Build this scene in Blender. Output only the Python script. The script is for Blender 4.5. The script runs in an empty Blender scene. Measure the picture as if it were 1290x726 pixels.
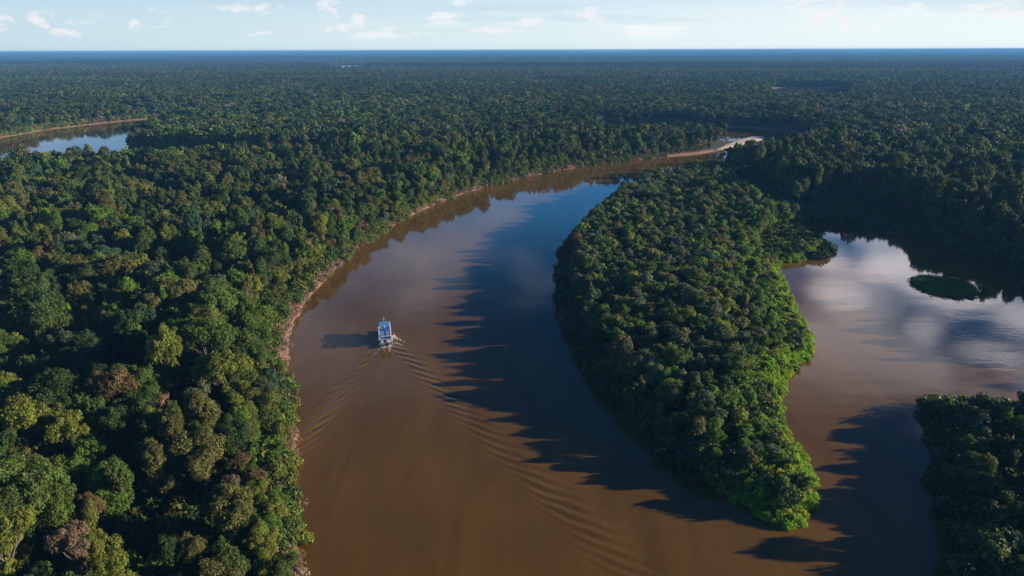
import bpy, math
import numpy as np
from mathutils import Vector, Matrix

R = math.radians
SC = bpy.context.scene
COL = SC.collection

# ------------------------------------------------------------------ camera
CAM_H, PITCH, ROLL, FPX = 100.0, 19.22, 0.17, 860.0
cam_data = bpy.data.cameras.new("drone_camera")
cam_data.lens = 24.0
cam_data.sensor_width = 36.0
cam_data.clip_start = 0.5
cam_data.clip_end = 80000.0
cam = bpy.data.objects.new("drone_camera", cam_data)
COL.objects.link(cam)
CAM_M = Matrix.Translation((0, 0, CAM_H)) @ Matrix.Rotation(R(90 - PITCH), 4, 'X') @ Matrix.Rotation(R(-ROLL), 4, 'Z')
cam.matrix_world = CAM_M
SC.camera = cam

# ------------------------------------------------------------------ world, sun, exposure
SUN_EL, SUN_AZ = 12.8, 87.5          # azimuth clockwise from +Y
world = bpy.data.worlds.new("World")
SC.world = world
world.use_nodes = True


class NT:
    """small helper around a node tree"""
    def __init__(self, tree):
        self.t = tree
        tree.nodes.clear()

    def n(self, kind, **kw):
        nd = self.t.nodes.new(kind)
        for k, v in kw.items():
            if k.startswith('_'):
                setattr(nd, k[1:], v)
            else:
                key = int(k[1:]) if k[0] == 'i' and k[1:].isdigit() else k.replace('__', ' ')
                self.set(nd.inputs[key], v)
        return nd

    def set(self, sock, v):
        if isinstance(v, bpy.types.NodeSocket):
            self.t.links.new(v, sock)
        elif isinstance(v, bpy.types.Node):
            self.t.links.new(v.outputs[0], sock)
        else:
            sock.default_value = v

    def m(self, op, a, b=None, c=None, clamp=False):
        nd = self.t.nodes.new('ShaderNodeMath')
        nd.operation = op
        nd.use_clamp = clamp
        for i, v in enumerate((a, b, c)):
            if v is not None:
                self.set(nd.inputs[i], v)
        return nd.outputs[0]

    def ramp(self, v, lo, hi, smooth=True):
        nd = self.t.nodes.new('ShaderNodeMapRange')
        nd.interpolation_type = 'SMOOTHSTEP' if smooth else 'LINEAR'
        self.set(nd.inputs[0], v)
        nd.inputs[1].default_value = lo
        nd.inputs[2].default_value = hi
        return nd.outputs[0]

    def mix(self, f, a, b, mode='MIX'):
        nd = self.t.nodes.new('ShaderNodeMix')
        nd.data_type = 'RGBA'
        nd.blend_type = mode
        self.set(nd.inputs[0], f)
        self.set(nd.inputs[6], a)
        self.set(nd.inputs[7], b)
        return nd.outputs[2]


SKY_STRENGTH = 0.05
w = NT(world.node_tree)
sky = w.n('ShaderNodeTexSky', _sky_type='NISHITA', _sun_disc=False, _sun_elevation=R(SUN_EL),
          _sun_rotation=R(SUN_AZ), _altitude=100.0, _air_density=1.0, _dust_density=0.15, _ozone_density=4.0)
tc = w.n('ShaderNodeTexCoord')
sep = w.n('ShaderNodeSeparateXYZ', i0=tc.outputs['Generated'])
dx, dy, dz = sep.outputs
az = w.m('ARCTAN2', dx, dy)
zc = w.m('MAXIMUM', dz, 0.0)
# high broken cloud sheet, seen mostly mirrored in the lagoon
inv = w.m('DIVIDE', 1.0, w.m('ADD', zc, 0.38))
pu = w.m('MULTIPLY', dx, inv)
pv = w.m('MULTIPLY', dy, inv)
cp = w.n('ShaderNodeCombineXYZ', X=pu, Y=pv, Z=14.6)
n1 = w.n('ShaderNodeTexNoise', Vector=cp, Scale=4.6, Detail=6.0, Roughness=0.5)
side = w.m('MULTIPLY', w.ramp(az, 0.12, 0.36), w.m('SUBTRACT', 1.0, w.ramp(az, 0.95, 1.35)))
thr = w.m('ADD', n1.outputs[0], w.m('MULTIPLY', side, 0.15))
sheet = w.m('MULTIPLY', w.ramp(thr, 0.50, 0.67), w.m('ADD', w.m('MULTIPLY', side, 0.70), 0.12))
sheet = w.m('MULTIPLY', sheet, w.m('MULTIPLY', w.ramp(dz, 0.12, 0.24), w.m('SUBTRACT', 1.0, w.ramp(dz, 0.36, 0.47))))
# small puffs and faint streaks low over the horizon
cp2 = w.n('ShaderNodeCombineXYZ', X=w.m('MULTIPLY', az, 13.0), Y=w.m('MULTIPLY', dz, 46.0), Z=8.4)
n2 = w.n('ShaderNodeTexNoise', Vector=cp2, Scale=1.0, Detail=7.0, Roughness=0.56)
puff = w.m('MULTIPLY', w.ramp(n2.outputs[0], 0.565, 0.68), w.m('MULTIPLY', w.ramp(dz, 0.008, 0.022), w.m('SUBTRACT', 1.0, w.ramp(dz, 0.075, 0.13))))
cp3 = w.n('ShaderNodeCombineXYZ', X=w.m('MULTIPLY', az, 3.0), Y=w.m('MULTIPLY', dz, 60.0), Z=1.7)
n3 = w.n('ShaderNodeTexNoise', Vector=cp3, Scale=1.0, Detail=5.0, Roughness=0.5)
streak = w.m('MULTIPLY', w.ramp(n3.outputs[0], 0.47, 0.66), w.m('MULTIPLY', w.ramp(dz, 0.012, 0.05), w.m('SUBTRACT', 1.0, w.ramp(dz, 0.12, 0.2))))
c_sky = w.mix(1.0, sky.outputs[0], (0.11, 0.52, 1.02, 1), 'MULTIPLY')
# pale humid air low over the horizon, brighter towards the sun
sunny = w.ramp(az, -0.9, 0.75)
low = w.m('SUBTRACT', 1.0, w.ramp(dz, 0.02, 0.19))
c_low = w.mix(sunny, (6.2, 8.0, 8.7, 1), (9.6, 10.6, 10.5, 1))
mid = w.m('SUBTRACT', 1.0, w.ramp(dz, 0.17, 0.38))
c_sky = w.mix(w.m('MULTIPLY', mid, 0.9), c_sky, (0.9, 4.7, 10.6, 1))
soft = w.m('MULTIPLY', w.m('MULTIPLY', w.ramp(az, -0.5, -0.15), w.m('SUBTRACT', 1.0, w.ramp(az, -0.16, -0.04))), w.m('MULTIPLY', w.ramp(dz, 0.16, 0.26), w.m('SUBTRACT', 1.0, w.ramp(dz, 0.40, 0.52))))
c_sky = w.mix(w.m('MULTIPLY', soft, w.m('MULTIPLY', w.ramp(n1.outputs[0], 0.3, 0.62), 0.55)), c_sky, (6.0, 7.0, 9.0, 1))
c_sky = w.mix(w.m('MULTIPLY', low, 0.97), c_sky, c_low)
c_sky = w.mix(w.m('MULTIPLY', streak, 0.35), c_sky, (5.6, 7.2, 8.4, 1))
c_sky = w.mix(w.m('MULTIPLY', puff, 0.45), c_sky, (11.5, 10.8, 10.9, 1))
# cumulus puffs: azimuth, elevation and half sizes in radians
CUMULUS = [(-.608, .036, .016, .009), (-.573, .036, .013, .013), (-.548, .020, .020, .005), (-.477, .031, .008, .006), (-.245, .048, .017, .013), (-.205, .039, .016, .010),
           (-.222, .029, .030, .006), (-.348, .052, .050, .006), (.106, .043, .030, .012), (.128, .030, .018, .009), (.402, .042, .045, .020), (.440, .028, .040, .010),
           (.02, .036, .030, .006), (-.02, .026, .045, .005), (.60, .040, .05, .012), (-.13, .022, .03, .004)]
gsum = None
for a_, e_, sa, se_ in CUMULUS:
    g1 = w.m('POWER', w.m('DIVIDE', w.m('SUBTRACT', az, a_), sa), 2.0)
    g2 = w.m('POWER', w.m('DIVIDE', w.m('SUBTRACT', dz, e_), se_), 2.0)
    gg = w.m('EXPONENT', w.m('MULTIPLY', w.m('ADD', g1, g2), -0.8))
    gsum = gg if gsum is None else w.m('MAXIMUM', gsum, gg)
cp4 = w.n('ShaderNodeCombineXYZ', X=w.m('MULTIPLY', az, 60.0), Y=w.m('MULTIPLY', dz, 95.0), Z=2.2)
n4 = w.n('ShaderNodeTexNoise', Vector=cp4, Scale=1.0, Detail=5.0, Roughness=0.6)
cum = w.ramp(w.m('ADD', w.m('MULTIPLY', gsum, 0.9), w.m('MULTIPLY', w.m('SUBTRACT', n4.outputs[0], 0.5), 2.6)), 0.42, 1.05)
cum = w.m('MULTIPLY', cum, w.ramp(gsum, 0.04, 0.4))
c_sky = w.mix(w.m('MULTIPLY', cum, 0.7), c_sky, (10.2, 9.8, 10.1, 1))
# broken cloud bank high to the right, the one the lagoon mirrors
BANK = [(0.447, 0.264, 0.064, 0.028), (0.526, 0.268, 0.081, 0.026), (0.469, 0.306, 0.070, 0.026), (0.601, 0.285, 0.093, 0.028), (0.580, 0.333, 0.041, 0.026), (0.653, 0.345, 0.070, 0.021), (0.680, 0.300, 0.058, 0.030), (0.593, 0.246, 0.070, 0.023)]
bsum = None
for a_, e_, sa, se_ in BANK:
    g1 = w.m('POWER', w.m('DIVIDE', w.m('SUBTRACT', az, a_), sa), 2.0)
    g2 = w.m('POWER', w.m('DIVIDE', w.m('SUBTRACT', dz, e_), se_), 2.0)
    gg = w.m('EXPONENT', w.m('MULTIPLY', w.m('ADD', g1, g2), -0.8))
    bsum = gg if bsum is None else w.m('MAXIMUM', bsum, gg)
bank = w.ramp(w.m('ADD', bsum, w.m('MULTIPLY', w.m('SUBTRACT', n1.outputs[0], 0.5), 1.6)), 0.30, 1.05)
sheet = w.m('MAXIMUM', w.m('MULTIPLY', sheet, 0.55), w.m('MULTIPLY', bank, 0.9))
c_sky = w.mix(sheet, c_sky, (30.0, 27.5, 28.5, 1))
bg = w.n('ShaderNodeBackground', Color=c_sky, Strength=SKY_STRENGTH)
wo = w.n('ShaderNodeOutputWorld', Surface=bg)

sun_data = bpy.data.lights.new("sun", 'SUN')
sun_data.energy = 5.0
sun_data.angle = R(0.5)
sun_data.color = (1.0, 0.84, 0.62)
sun = bpy.data.objects.new("sun", sun_data)
COL.objects.link(sun)
SUN_DIR = Vector((math.sin(R(SUN_AZ)) * math.cos(R(SUN_EL)), math.cos(R(SUN_AZ)) * math.cos(R(SUN_EL)), math.sin(R(SUN_EL))))
sun.rotation_euler = SUN_DIR.to_track_quat('Z', 'Y').to_euler()
sun.location = (300, 0, 200)

SC.view_settings.view_transform = 'Standard'
SC.view_settings.look = 'None'
SC.view_settings.gamma = 1.0
SC.view_settings.exposure = 0.9
SC.render.engine = 'CYCLES'
SC.cycles.max_bounces = 6
SC.cycles.diffuse_bounces = 2
SC.cycles.glossy_bounces = 3
SC.cycles.transmission_bounces = 2
SC.cycles.volume_bounces = 1

# ------------------------------------------------------------------ helpers
rng = np.random.default_rng(20)
cr, sr = math.cos(R(ROLL)), math.sin(R(ROLL))
cP, sP = math.cos(R(PITCH)), math.sin(R(PITCH))


def at(px, py, z=0.0):
    """ground point (height z) under a pixel of the 1290x726 photograph"""
    u, v = (px - 645.0) / FPX, (363.0 - py) / FPX
    u, v = u * cr + v * sr, -u * sr + v * cr
    d = (u, cP + v * sP, -sP + v * cP)
    t = (z - CAM_H) / d[2]
    return (d[0] * t, d[1] * t)


def proj(x, y, z):
    """pixel of the photograph for world points (arrays)"""
    zz = z - CAM_H
    f = y * cP - zz * sP
    u, v = x / f, (y * sP + zz * cP) / f
    u, v = u * cr - v * sr, u * sr + v * cr
    return 645 + u * FPX, 363 - v * FPX, f


def sdf(poly, x, y):
    """signed distance, positive inside"""
    p = np.asarray(poly, float)
    best = np.full(x.shape, 1e18)
    inside = np.zeros(x.shape, bool)
    for i in range(len(p)):
        ax, ay = p[i]
        bx, by = p[(i + 1) % len(p)]
        ex, ey = bx - ax, by - ay
        L = ex * ex + ey * ey + 1e-9
        t = np.clip(((x - ax) * ex + (y - ay) * ey) / L, 0, 1)
        best = np.minimum(best, (x - ax - t * ex) ** 2 + (y - ay - t * ey) ** 2)
        c = (ay > y) != (by > y)
        if ey != 0:
            inside ^= c & (x < (y - ay) / ey * ex + ax)
    return np.where(inside, 1, -1) * np.sqrt(best)


_perm = np.random.default_rng(7).random((256, 256))


def vnoise(x, y):
    xi, yi = np.floor(x).astype(int), np.floor(y).astype(int)
    fx, fy = x - xi, y - yi
    fx, fy = fx * fx * (3 - 2 * fx), fy * fy * (3 - 2 * fy)
    g = lambda a, b: _perm[a & 255, b & 255]
    return (g(xi, yi) * (1 - fx) + g(xi + 1, yi) * fx) * (1 - fy) + (g(xi, yi + 1) * (1 - fx) + g(xi + 1, yi + 1) * fx) * fy


def fbm(x, y, o=4):
    s, a = 0, 0.5
    for k in range(o):
        s = s + a * vnoise(x * 2 ** k + 13.1 * k, y * 2 ** k + 7.7 * k)
        a *= 0.5
    return s / (1 - 0.5 ** o)


def smooth(a, lo, hi):
    t = np.clip((a - lo) / (hi - lo), 0, 1)
    return t * t * (3 - 2 * t)


def mesh_np(name, v, f, mats=(), mat_idx=None, shade=False, attrs=None):
    """v (n,3), f (m,k) all faces with k corners"""
    me = bpy.data.meshes.new(name)
    v = np.asarray(v, np.float32)
    f = np.asarray(f, np.int32)
    me.vertices.add(len(v))
    me.vertices.foreach_set('co', v.ravel())
    if len(f):
        k = f.shape[1]
        me.loops.add(f.size)
        me.loops.foreach_set('vertex_index', f.ravel())
        me.polygons.add(len(f))
        me.polygons.foreach_set('loop_start', np.arange(0, f.size, k, dtype=np.int32))
        if mat_idx is not None:
            me.polygons.foreach_set('material_index', np.asarray(mat_idx, np.int32))
        me.polygons.foreach_set('use_smooth', np.full(len(f), shade, bool))
    for m in mats:
        me.materials.append(m)
    for an, (typ, dom, val) in (attrs or {}).items():
        a = me.attributes.new(an, typ, dom)
        key = {'FLOAT': 'value', 'INT': 'value', 'FLOAT_VECTOR': 'vector', 'FLOAT_COLOR': 'color'}[typ]
        a.data.foreach_set(key, np.asarray(val, np.int32 if typ == 'INT' else np.float32).ravel())
    me.update(calc_edges=True)
    me.validate()
    return me


def link(name, me, parent=None):
    o = bpy.data.objects.new(name, me)
    COL.objects.link(o)
    if parent is not None:
        o.parent = parent
    return o


def tag(o, label=None, cat=None, group=None, kind=None):
    for k, v in (('label', label), ('category', cat), ('group', group), ('kind', kind)):
        if v:
            o[k] = v
    return o


def new_mat(name):
    m = bpy.data.materials.new(name)
    m.use_nodes = True
    return m, NT(m.node_tree)


# ------------------------------------------------------------------ shore lines (traced on the ground)
def line(pts):
    return [at(*p) for p in pts]


LEFT_BANK = line([(381, 726), (378, 700), (374, 670), (368, 640), (362, 612), (366, 585), (372, 556), (366, 530), (368, 512), (365, 490),
                  (362, 468), (361, 448), (364, 425), (371, 403), (384, 380), (402, 362), (424, 338), (446, 318), (468, 303), (500, 282), (530, 266), (577, 246),
                  (627, 232.5), (674, 221), (728, 211), (790, 203.5), (829, 199), (883, 194), (918, 188), (945, 181.5), (957, 178.5)])
POINT_UPPER = line([(950, 175, 1), (932, 169, 10), (900, 164.5, 12), (860, 162, 12), (800, 163.5, 12), (765, 164, 12)])
FAR_BANK = line([(763, 159.5), (830, 158.5), (880, 159.5), (930, 161), (980, 164), (1015, 169), (1022, 178)])
NEAR_BEND = line([(985, 186, 12), (958, 191.5, 12), (905, 200, 12), (870, 207, 12), (840, 213, 12)])
PEN_LEFT = line([(812, 217, 10), (780, 237, 9), (752, 258, 8), (727, 284, 7), (713, 312, 5), (709, 350, 3), (717, 400, 1), (738, 450), (763, 490),
                 (803, 535), (852, 580), (902, 612), (960, 648), (990, 662)])
PEN_RIGHT = line([(1016, 645), (1024, 606), (1004, 572), (983, 542), (978, 502), (994, 470), (1021, 441), (1013, 415), (1001, 395), (990, 370), (976, 342),
                  (980, 331), (1010, 329), (1034, 323), (1041, 315)])
LAGOON_TIP = line([(1030, 302, 1), (1012, 290, 1), (1022, 286)])
RIGHT_SHORE = line([(1045, 285), (1075, 288), (1110, 292), (1150, 298), (1190, 307), (1235, 324), (1290, 350)])
WATER_A = LEFT_BANK + POINT_UPPER + FAR_BANK + NEAR_BEND + PEN_LEFT + PEN_RIGHT + LAGOON_TIP + RIGHT_SHORE + \
    [(222, 268), (207, 248), (202, 226), (210, 204), (240, 186), (330, 176), (400, 60), (300, -60), (-30, -60), (-34, 40), (-38, 80)]
WATER_B = line([(-140, 196), (-60, 186), (0, 174.5), (35, 168), (60, 164), (95, 159.5), (130, 155.5), (165, 152), (195, 149.5), (238, 143.5),
                (252, 147), (225, 156), (204, 164), (180, 172), (163, 181), (160, 189), (186, 195), (240, 198), (330, 198), (400, 197), (428, 199),
                (400, 207), (300, 210), (200, 214), (100, 216), (0, 217), (-140, 230)])
WATER_C = line([(965, 113), (985, 110.5), (1050, 110.5), (1072, 114), (1058, 132), (980, 132)])
ISLE_R = line([(1172, 513), (1188, 542), (1192, 580), (1195, 625), (1207, 652), (1207, 690), (1203, 726)]) + [(92, 84), (100, 50), (220, 60), (215, 165)] + \
    line([(1292, 492, 8), (1232, 489, 8), (1200, 496, 7), (1172, 507, 3)])
ISLET = line([(1146, 353), (1165, 349), (1190, 351), (1215, 356), (1231, 366), (1228, 374), (1205, 376), (1175, 371), (1152, 361)])
PENINSULA = PEN_LEFT + PEN_RIGHT + LAGOON_TIP + line([(1005, 282), (965, 255), (925, 228), (880, 210)])
SWAMP = line([(912, 220), (950, 230), (990, 257), (1020, 284), (1000, 288), (960, 275), (925, 248)])
MARSH = line([(985, 276), (1010, 262), (1045, 254), (1095, 256), (1140, 270), (1168, 288), (1165, 303), (1110, 294), (1075, 290), (1045, 287), (1020, 290)])
SPIT = line([(968, 338), (978, 329), (1010, 329), (1036, 322), (1043, 314), (1030, 300, 2), (1010, 288, 2), (970, 296), (945, 318)])
SAND_TIP = line([(902, 191.3), (918, 188.4), (945, 182.2), (960, 178.5), (962, 174.5), (946, 174), (926, 179), (908, 186)])
SAND_FAR = line([(418, 85.0), (440, 83.6), (458, 83.0), (462, 90.0), (440, 91), (414, 91.0)])


def land_distance(x, y):
    d = -sdf(WATER_A, x, y)
    near = (y < 3000)
    d = np.minimum(d, -sdf(WATER_B, x, y))
    d = np.minimum(d, -sdf(WATER_C, x, y))
    for isl in (ISLE_R,):
        d = np.maximum(d, sdf(isl, x, y))
    return d


def ground_z(x, y, d=None):
    if d is None:
        d = land_distance(x, y)
    d = d + np.where(d > 0, 1, .3) * np.clip(np.abs(d), 0, 1) * 2.2 * (fbm(x / 11 + 2, y / 11, 3) - .5)
    up = 0.15 + 2.3 * smooth(d, 0, 5.5) + 1.2 * (fbm(x / 40, y / 40) - 0.4) * smooth(d, 2, 25)
    dn = -0.25 - 2.0 * smooth(-d, 0, 9)
    rr_ = np.hypot(x, y)
    hill = 52 * smooth(rr_, 9000, 24000) * smooth(fbm(x / 5200 + 3, y / 7000 + 8, 4), .35, .8)
    return np.where(d > 0, up, dn) + hill


def graded(lo, hi, fine_lo, fine_hi, step, grow):
    a = list(np.arange(fine_lo, fine_hi + step * .5, step))
    s, x = step, a[-1]
    while x < hi:
        s *= grow
        x += s
        a.append(min(x, hi))
    s, x, b = step, a[0], []
    while x > lo:
        s *= grow
        x -= s
        b.append(max(x, lo))
    return np.array(b[::-1] + a)


def grid_mesh(name, xs, ys, zf, mats, **kw):
    X, Y = np.meshgrid(xs, ys)
    x, y = X.ravel(), Y.ravel()
    z = zf(x, y)
    nx, ny = len(xs), len(ys)
    i = (np.arange(ny - 1)[:, None] * nx + np.arange(nx - 1)[None]).ravel()
    f = np.stack([i, i + 1, i + nx + 1, i + nx], 1)
    return mesh_np(name, np.stack([x, y, z], 1), f, mats, shade=True, **kw)


# ------------------------------------------------------------------ materials of the setting
m_ground, g = new_mat("forest_soil")
geo = g.n('ShaderNodeNewGeometry')
pos = g.n('ShaderNodeSeparateXYZ', i0=geo.outputs['Position'])
gn = g.n('ShaderNodeTexNoise', Vector=geo.outputs['Position'], Scale=0.35, Detail=6.0, Roughness=0.6)
gn2 = g.n('ShaderNodeTexNoise', Vector=geo.outputs['Position'], Scale=0.06, Detail=3.0)
litter = g.mix(gn.outputs[0], (0.012, 0.018, 0.008, 1), (0.035, 0.032, 0.016, 1))
clay = g.mix(gn.outputs[0], (0.20, 0.10, 0.055, 1), (0.36, 0.21, 0.13, 1))
lowz = g.m('SUBTRACT', 1.0, g.ramp(g.m('ADD', pos.outputs[2], g.m('MULTIPLY', gn2.outputs[0], 1.2)), 1.5, 2.9))
gb = g.n('ShaderNodeBump', Strength=0.6, Distance=0.3, Height=gn.outputs[0])
gp = g.n('ShaderNodeBsdfPrincipled', Base__Color=g.mix(lowz, litter, clay), Roughness=0.95, Normal=gb)
g.n('ShaderNodeOutputMaterial', Surface=gp)

m_sand, g = new_mat("river_sand")
geo = g.n('ShaderNodeNewGeometry')
gn = g.n('ShaderNodeTexNoise', Vector=geo.outputs['Position'], Scale=0.12, Detail=5.0)
gp = g.n('ShaderNodeBsdfPrincipled', Base__Color=g.mix(gn.outputs[0], (0.55, 0.40, 0.29, 1), (0.75, 0.62, 0.50, 1)), Roughness=0.95)
g.n('ShaderNodeOutputMaterial', Surface=gp)

m_water, g = new_mat("muddy_river_water")
geo = g.n('ShaderNodeNewGeometry')
wn0 = g.n('ShaderNodeTexNoise', Vector=geo.outputs['Position'], Scale=0.018, Detail=3.0)
mp0 = g.n('ShaderNodeMapping', Vector=geo.outputs['Position'], Rotation=(0, 0, -.2), Scale=(0.09, 0.016, 1.0))
wn2 = g.n('ShaderNodeTexNoise', Vector=mp0, Scale=1.0, Detail=6.0, Roughness=0.6, Distortion=0.7)
wcol = g.mix(g.ramp(g.m('ADD', g.m('MULTIPLY', wn0.outputs[0], .4), g.m('MULTIPLY', wn2.outputs[0], .6)), 0.36, 0.64), (0.106, 0.055, 0.008, 1), (0.150, 0.080, 0.014, 1))
mp = g.n('ShaderNodeMapping', Vector=geo.outputs['Position'], Scale=(0.5, 1.0, 1.0))
wn1 = g.n('ShaderNodeTexNoise', Vector=mp, Scale=0.55, Detail=3.0, Roughness=0.5)
calm = g.n('ShaderNodeTexNoise', Vector=mp, Scale=0.03, Detail=3.0)
wb = g.n('ShaderNodeBump', Strength=g.m('MULTIPLY', g.ramp(calm.outputs[0], 0.35, 0.7), 0.16), Distance=0.12, Height=wn1.outputs[0])
gp = g.n('ShaderNodeBsdfPrincipled', Base__Color=wcol, Roughness=0.045, IOR=1.333, Normal=wb)
g.n('ShaderNodeOutputMaterial', Surface=gp)

# ------------------------------------------------------------------ ground and water sheets
gxs = graded(-32000, 32000, -150, 290, 2.6, 1.022)
gys = graded(-3000, 32000, -20, 460, 2.6, 1.016)
ground = link("ground", grid_mesh("ground", gxs, gys, ground_z, [m_ground]))
tag(ground, kind='structure')

BOAT = Vector((*at(486, 438), 0))
HEAD = Vector((-0.205, 1.0, 0)).normalized()
SIDE = Vector((HEAD.y, -HEAD.x, 0))


WAKE_AMP = 0.85


def wake(x, y):
    """ship wave pattern behind the boat"""
    z = np.zeros(x.shape)
    rx, ry = x - BOAT.x - HEAD.x * 11, y - BOAT.y - HEAD.y * 11
    s = -(rx * HEAD.x + ry * HEAD.y)
    t = rx * SIDE.x + ry * SIDE.y
    sel = (s > 0.5) & (s < 190) & (np.abs(t) < 0.52 * s + 6)
    ss, tt = s[sel], t[sel]
    n_w = fbm(ss / 11 + 1, tt / 11 + 4, 3) - .5
    ss = ss + 2.2 * n_w
    tt = tt + 1.2 * (fbm(ss / 8 + 31, tt / 8 + 9, 2) - .5)
    th = np.linspace(-1.38, 1.38, 280)
    U = 2.95
    k = 9.81 / (U * U * np.cos(th) ** 2)
    amp = np.exp(-(k * 0.27) ** 2) * np.cos(th) ** 0.3
    amp = amp * (0.04 + 0.96 * smooth(np.abs(th), .5, .8))
    ph = np.random.default_rng(3).random()
    acc = np.zeros(ss.shape)
    for a, kk, q in zip(amp, k, th):
        acc += a * np.cos(kk * (ss * math.cos(q) + tt * math.sin(q)) + ph)
    acc *= (th[1] - th[0])
    ang = np.abs(tt) / (ss + 4)
    m = (.15 + .85 * smooth(ang, .10, .24)) * smooth(-ang, -0.46, -0.36) * smooth(ss, 4, 16) * (1 - 0.35 * smooth(ss, 120, 190))
    m *= 0.75 + 0.55 * smooth(fbm(ss / 12 + 3, tt / 7 + 5, 3), .2, .8)
    z[sel] = WAKE_AMP * acc * m * (1.05 - .35 * smooth(ss, 60, 170))
    return z


def water_z(x, y):
    return wake(x, y) + 0.03 * (fbm(x / 9, y / 6, 2) - 0.5)


wxs = graded(-1500, 2600, -80, 66, 0.62, 1.05)
wys = graded(-60, 2400, 58, 232, 0.62, 1.04)
water = link("river_water", grid_mesh("river_water", wxs, wys, water_z, [m_water]))
tag(water, kind='structure')


def sheet(name, poly, z, mat):
    p = np.array(poly)
    n = len(p)
    c = p.mean(0)
    rings, faces = [], []
    ks = [1.0, 0.8, 0.45]
    for k, h in zip(ks, (-0.6, 0.25, 0.45)):
        q = c + (p - c) * k
        rings.append(np.column_stack([q, np.full(n, z + h)]))
    v = np.concatenate(rings + [np.array([[c[0], c[1], z + 0.5]])])
    for r in range(2):
        for i in range(n):
            j = (i + 1) % n
            faces.append((r * n + i, r * n + j, (r + 1) * n + j, (r + 1) * n + i))
    me = bpy.data.meshes.new(name)
    for i in range(n):
        faces.append((2 * n + i, 2 * n + (i + 1) % n, 3 * n))
    me.from_pydata([tuple(a) for a in v], [], faces)
    me.polygons.foreach_set('use_smooth', [True] * len(faces))
    me.materials.append(mat)
    return tag(link(name, me), kind='structure')


sheet("sandbar", SAND_TIP, 2.2, m_sand)
sheet("sandy_clearing", SAND_FAR, 4.0, m_sand)

# ------------------------------------------------------------------ trees: mesh makers
SHAPES = ['round', 'flat', 'tall', 'lobed', 'wide', 'ragged', 'lean', 'bushy']
SHAPE_WORD = {'round': 'round-crowned', 'flat': 'flat-topped', 'tall': 'narrow', 'lobed': 'lumpy-crowned', 'wide': 'broad-crowned',
              'ragged': 'open-crowned', 'lean': 'lopsided', 'bushy': 'bushy'}


def lobes_of(shape, r):
    L = []
    if shape in ('round', 'lean'):
        for i in range(15):
            d = r.normal(size=3)
            d /= np.linalg.norm(d)
            d[2] = abs(d[2]) * 1.1 - 0.35
            c = np.array([0, 0, 11.0]) + d * np.array([3.3, 3.3, 3.0]) * r.uniform(.75, 1.1)
            if shape == 'lean':
                c[0] += 0.5 * (c[2] - 8) + r.uniform(-.8, .8)
            L.append((c, r.uniform(1.35, 2.2)))
        L.append((np.array([0, 0, 11.0]), 2.6))
    elif shape == 'flat':
        for i in range(16):
            a, q = r.uniform(0, 6.28), 4.7 * math.sqrt(r.random())
            L.append((np.array([q * math.cos(a), q * math.sin(a), 13.4 - 0.07 * q * q + r.uniform(-.7, .5)]), r.uniform(1.1, 1.75)))
    elif shape == 'tall':
        for i in range(15):
            a, zz = r.uniform(0, 6.28), r.uniform(5, 14.6)
            q = 2.1 * (1.1 - abs(zz - 9.5) / 8) * r.uniform(.5, 1.1)
            L.append((np.array([q * math.cos(a), q * math.sin(a), zz]), r.uniform(1.2, 1.9)))
    elif shape == 'lobed':
        for i in range(9):
            a, q = r.uniform(0, 6.28), r.uniform(.8, 4.0)
            L.append((np.array([q * math.cos(a), q * math.sin(a), r.uniform(8.5, 13.5) - 0.25 * q]), r.uniform(1.6, 2.7)))
    elif shape == 'wide':
        for i in range(20):
            a, q = r.uniform(0, 6.28), 5.2 * math.sqrt(r.random())
            L.append((np.array([q * math.cos(a), q * math.sin(a), 12.8 - 0.13 * q * q + r.uniform(-.6, .9)]), r.uniform(1.25, 2.1)))
    elif shape == 'ragged':
        for i in range(13):
            a, q = r.uniform(0, 6.28), r.uniform(.5, 4.6)
            L.append((np.array([q * math.cos(a), q * math.sin(a), r.uniform(7.5, 14.5)]), r.uniform(.8, 1.6)))
    elif shape == 'bushy':
        for i in range(18):
            d = r.normal(size=3)
            d /= np.linalg.norm(d)
            c = np.array([d[0] * 3.6, d[1] * 3.6, 3.5 + abs(d[2]) * 8.5]) * r.uniform(.8, 1.05)
            L.append((c, r.uniform(1.6, 2.4)))
        L.append((np.array([0, 0, 6.0]), 3.2))
    if shape in ('round', 'lobed', 'wide', 'lean', 'flat'):     # epiphytes and lower boughs hanging round the stem
        for _ in range(5):
            a, q = r.uniform(0, 6.28), r.uniform(.2, 1.6)
            L.append((np.array([q * math.cos(a), q * math.sin(a), r.uniform(4.0, 8.5)]), r.uniform(1.0, 1.7)))
    sat = []
    for c, q in L:                      # smaller sprays breaking the outline of every lobe
        for _ in range(3):
            d = r.normal(size=3)
            d[2] = abs(d[2]) * .8
            d /= np.linalg.norm(d)
            sat.append((c + d * q * r.uniform(.75, 1.15), q * r.uniform(.28, .52)))
    return L + sat


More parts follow.
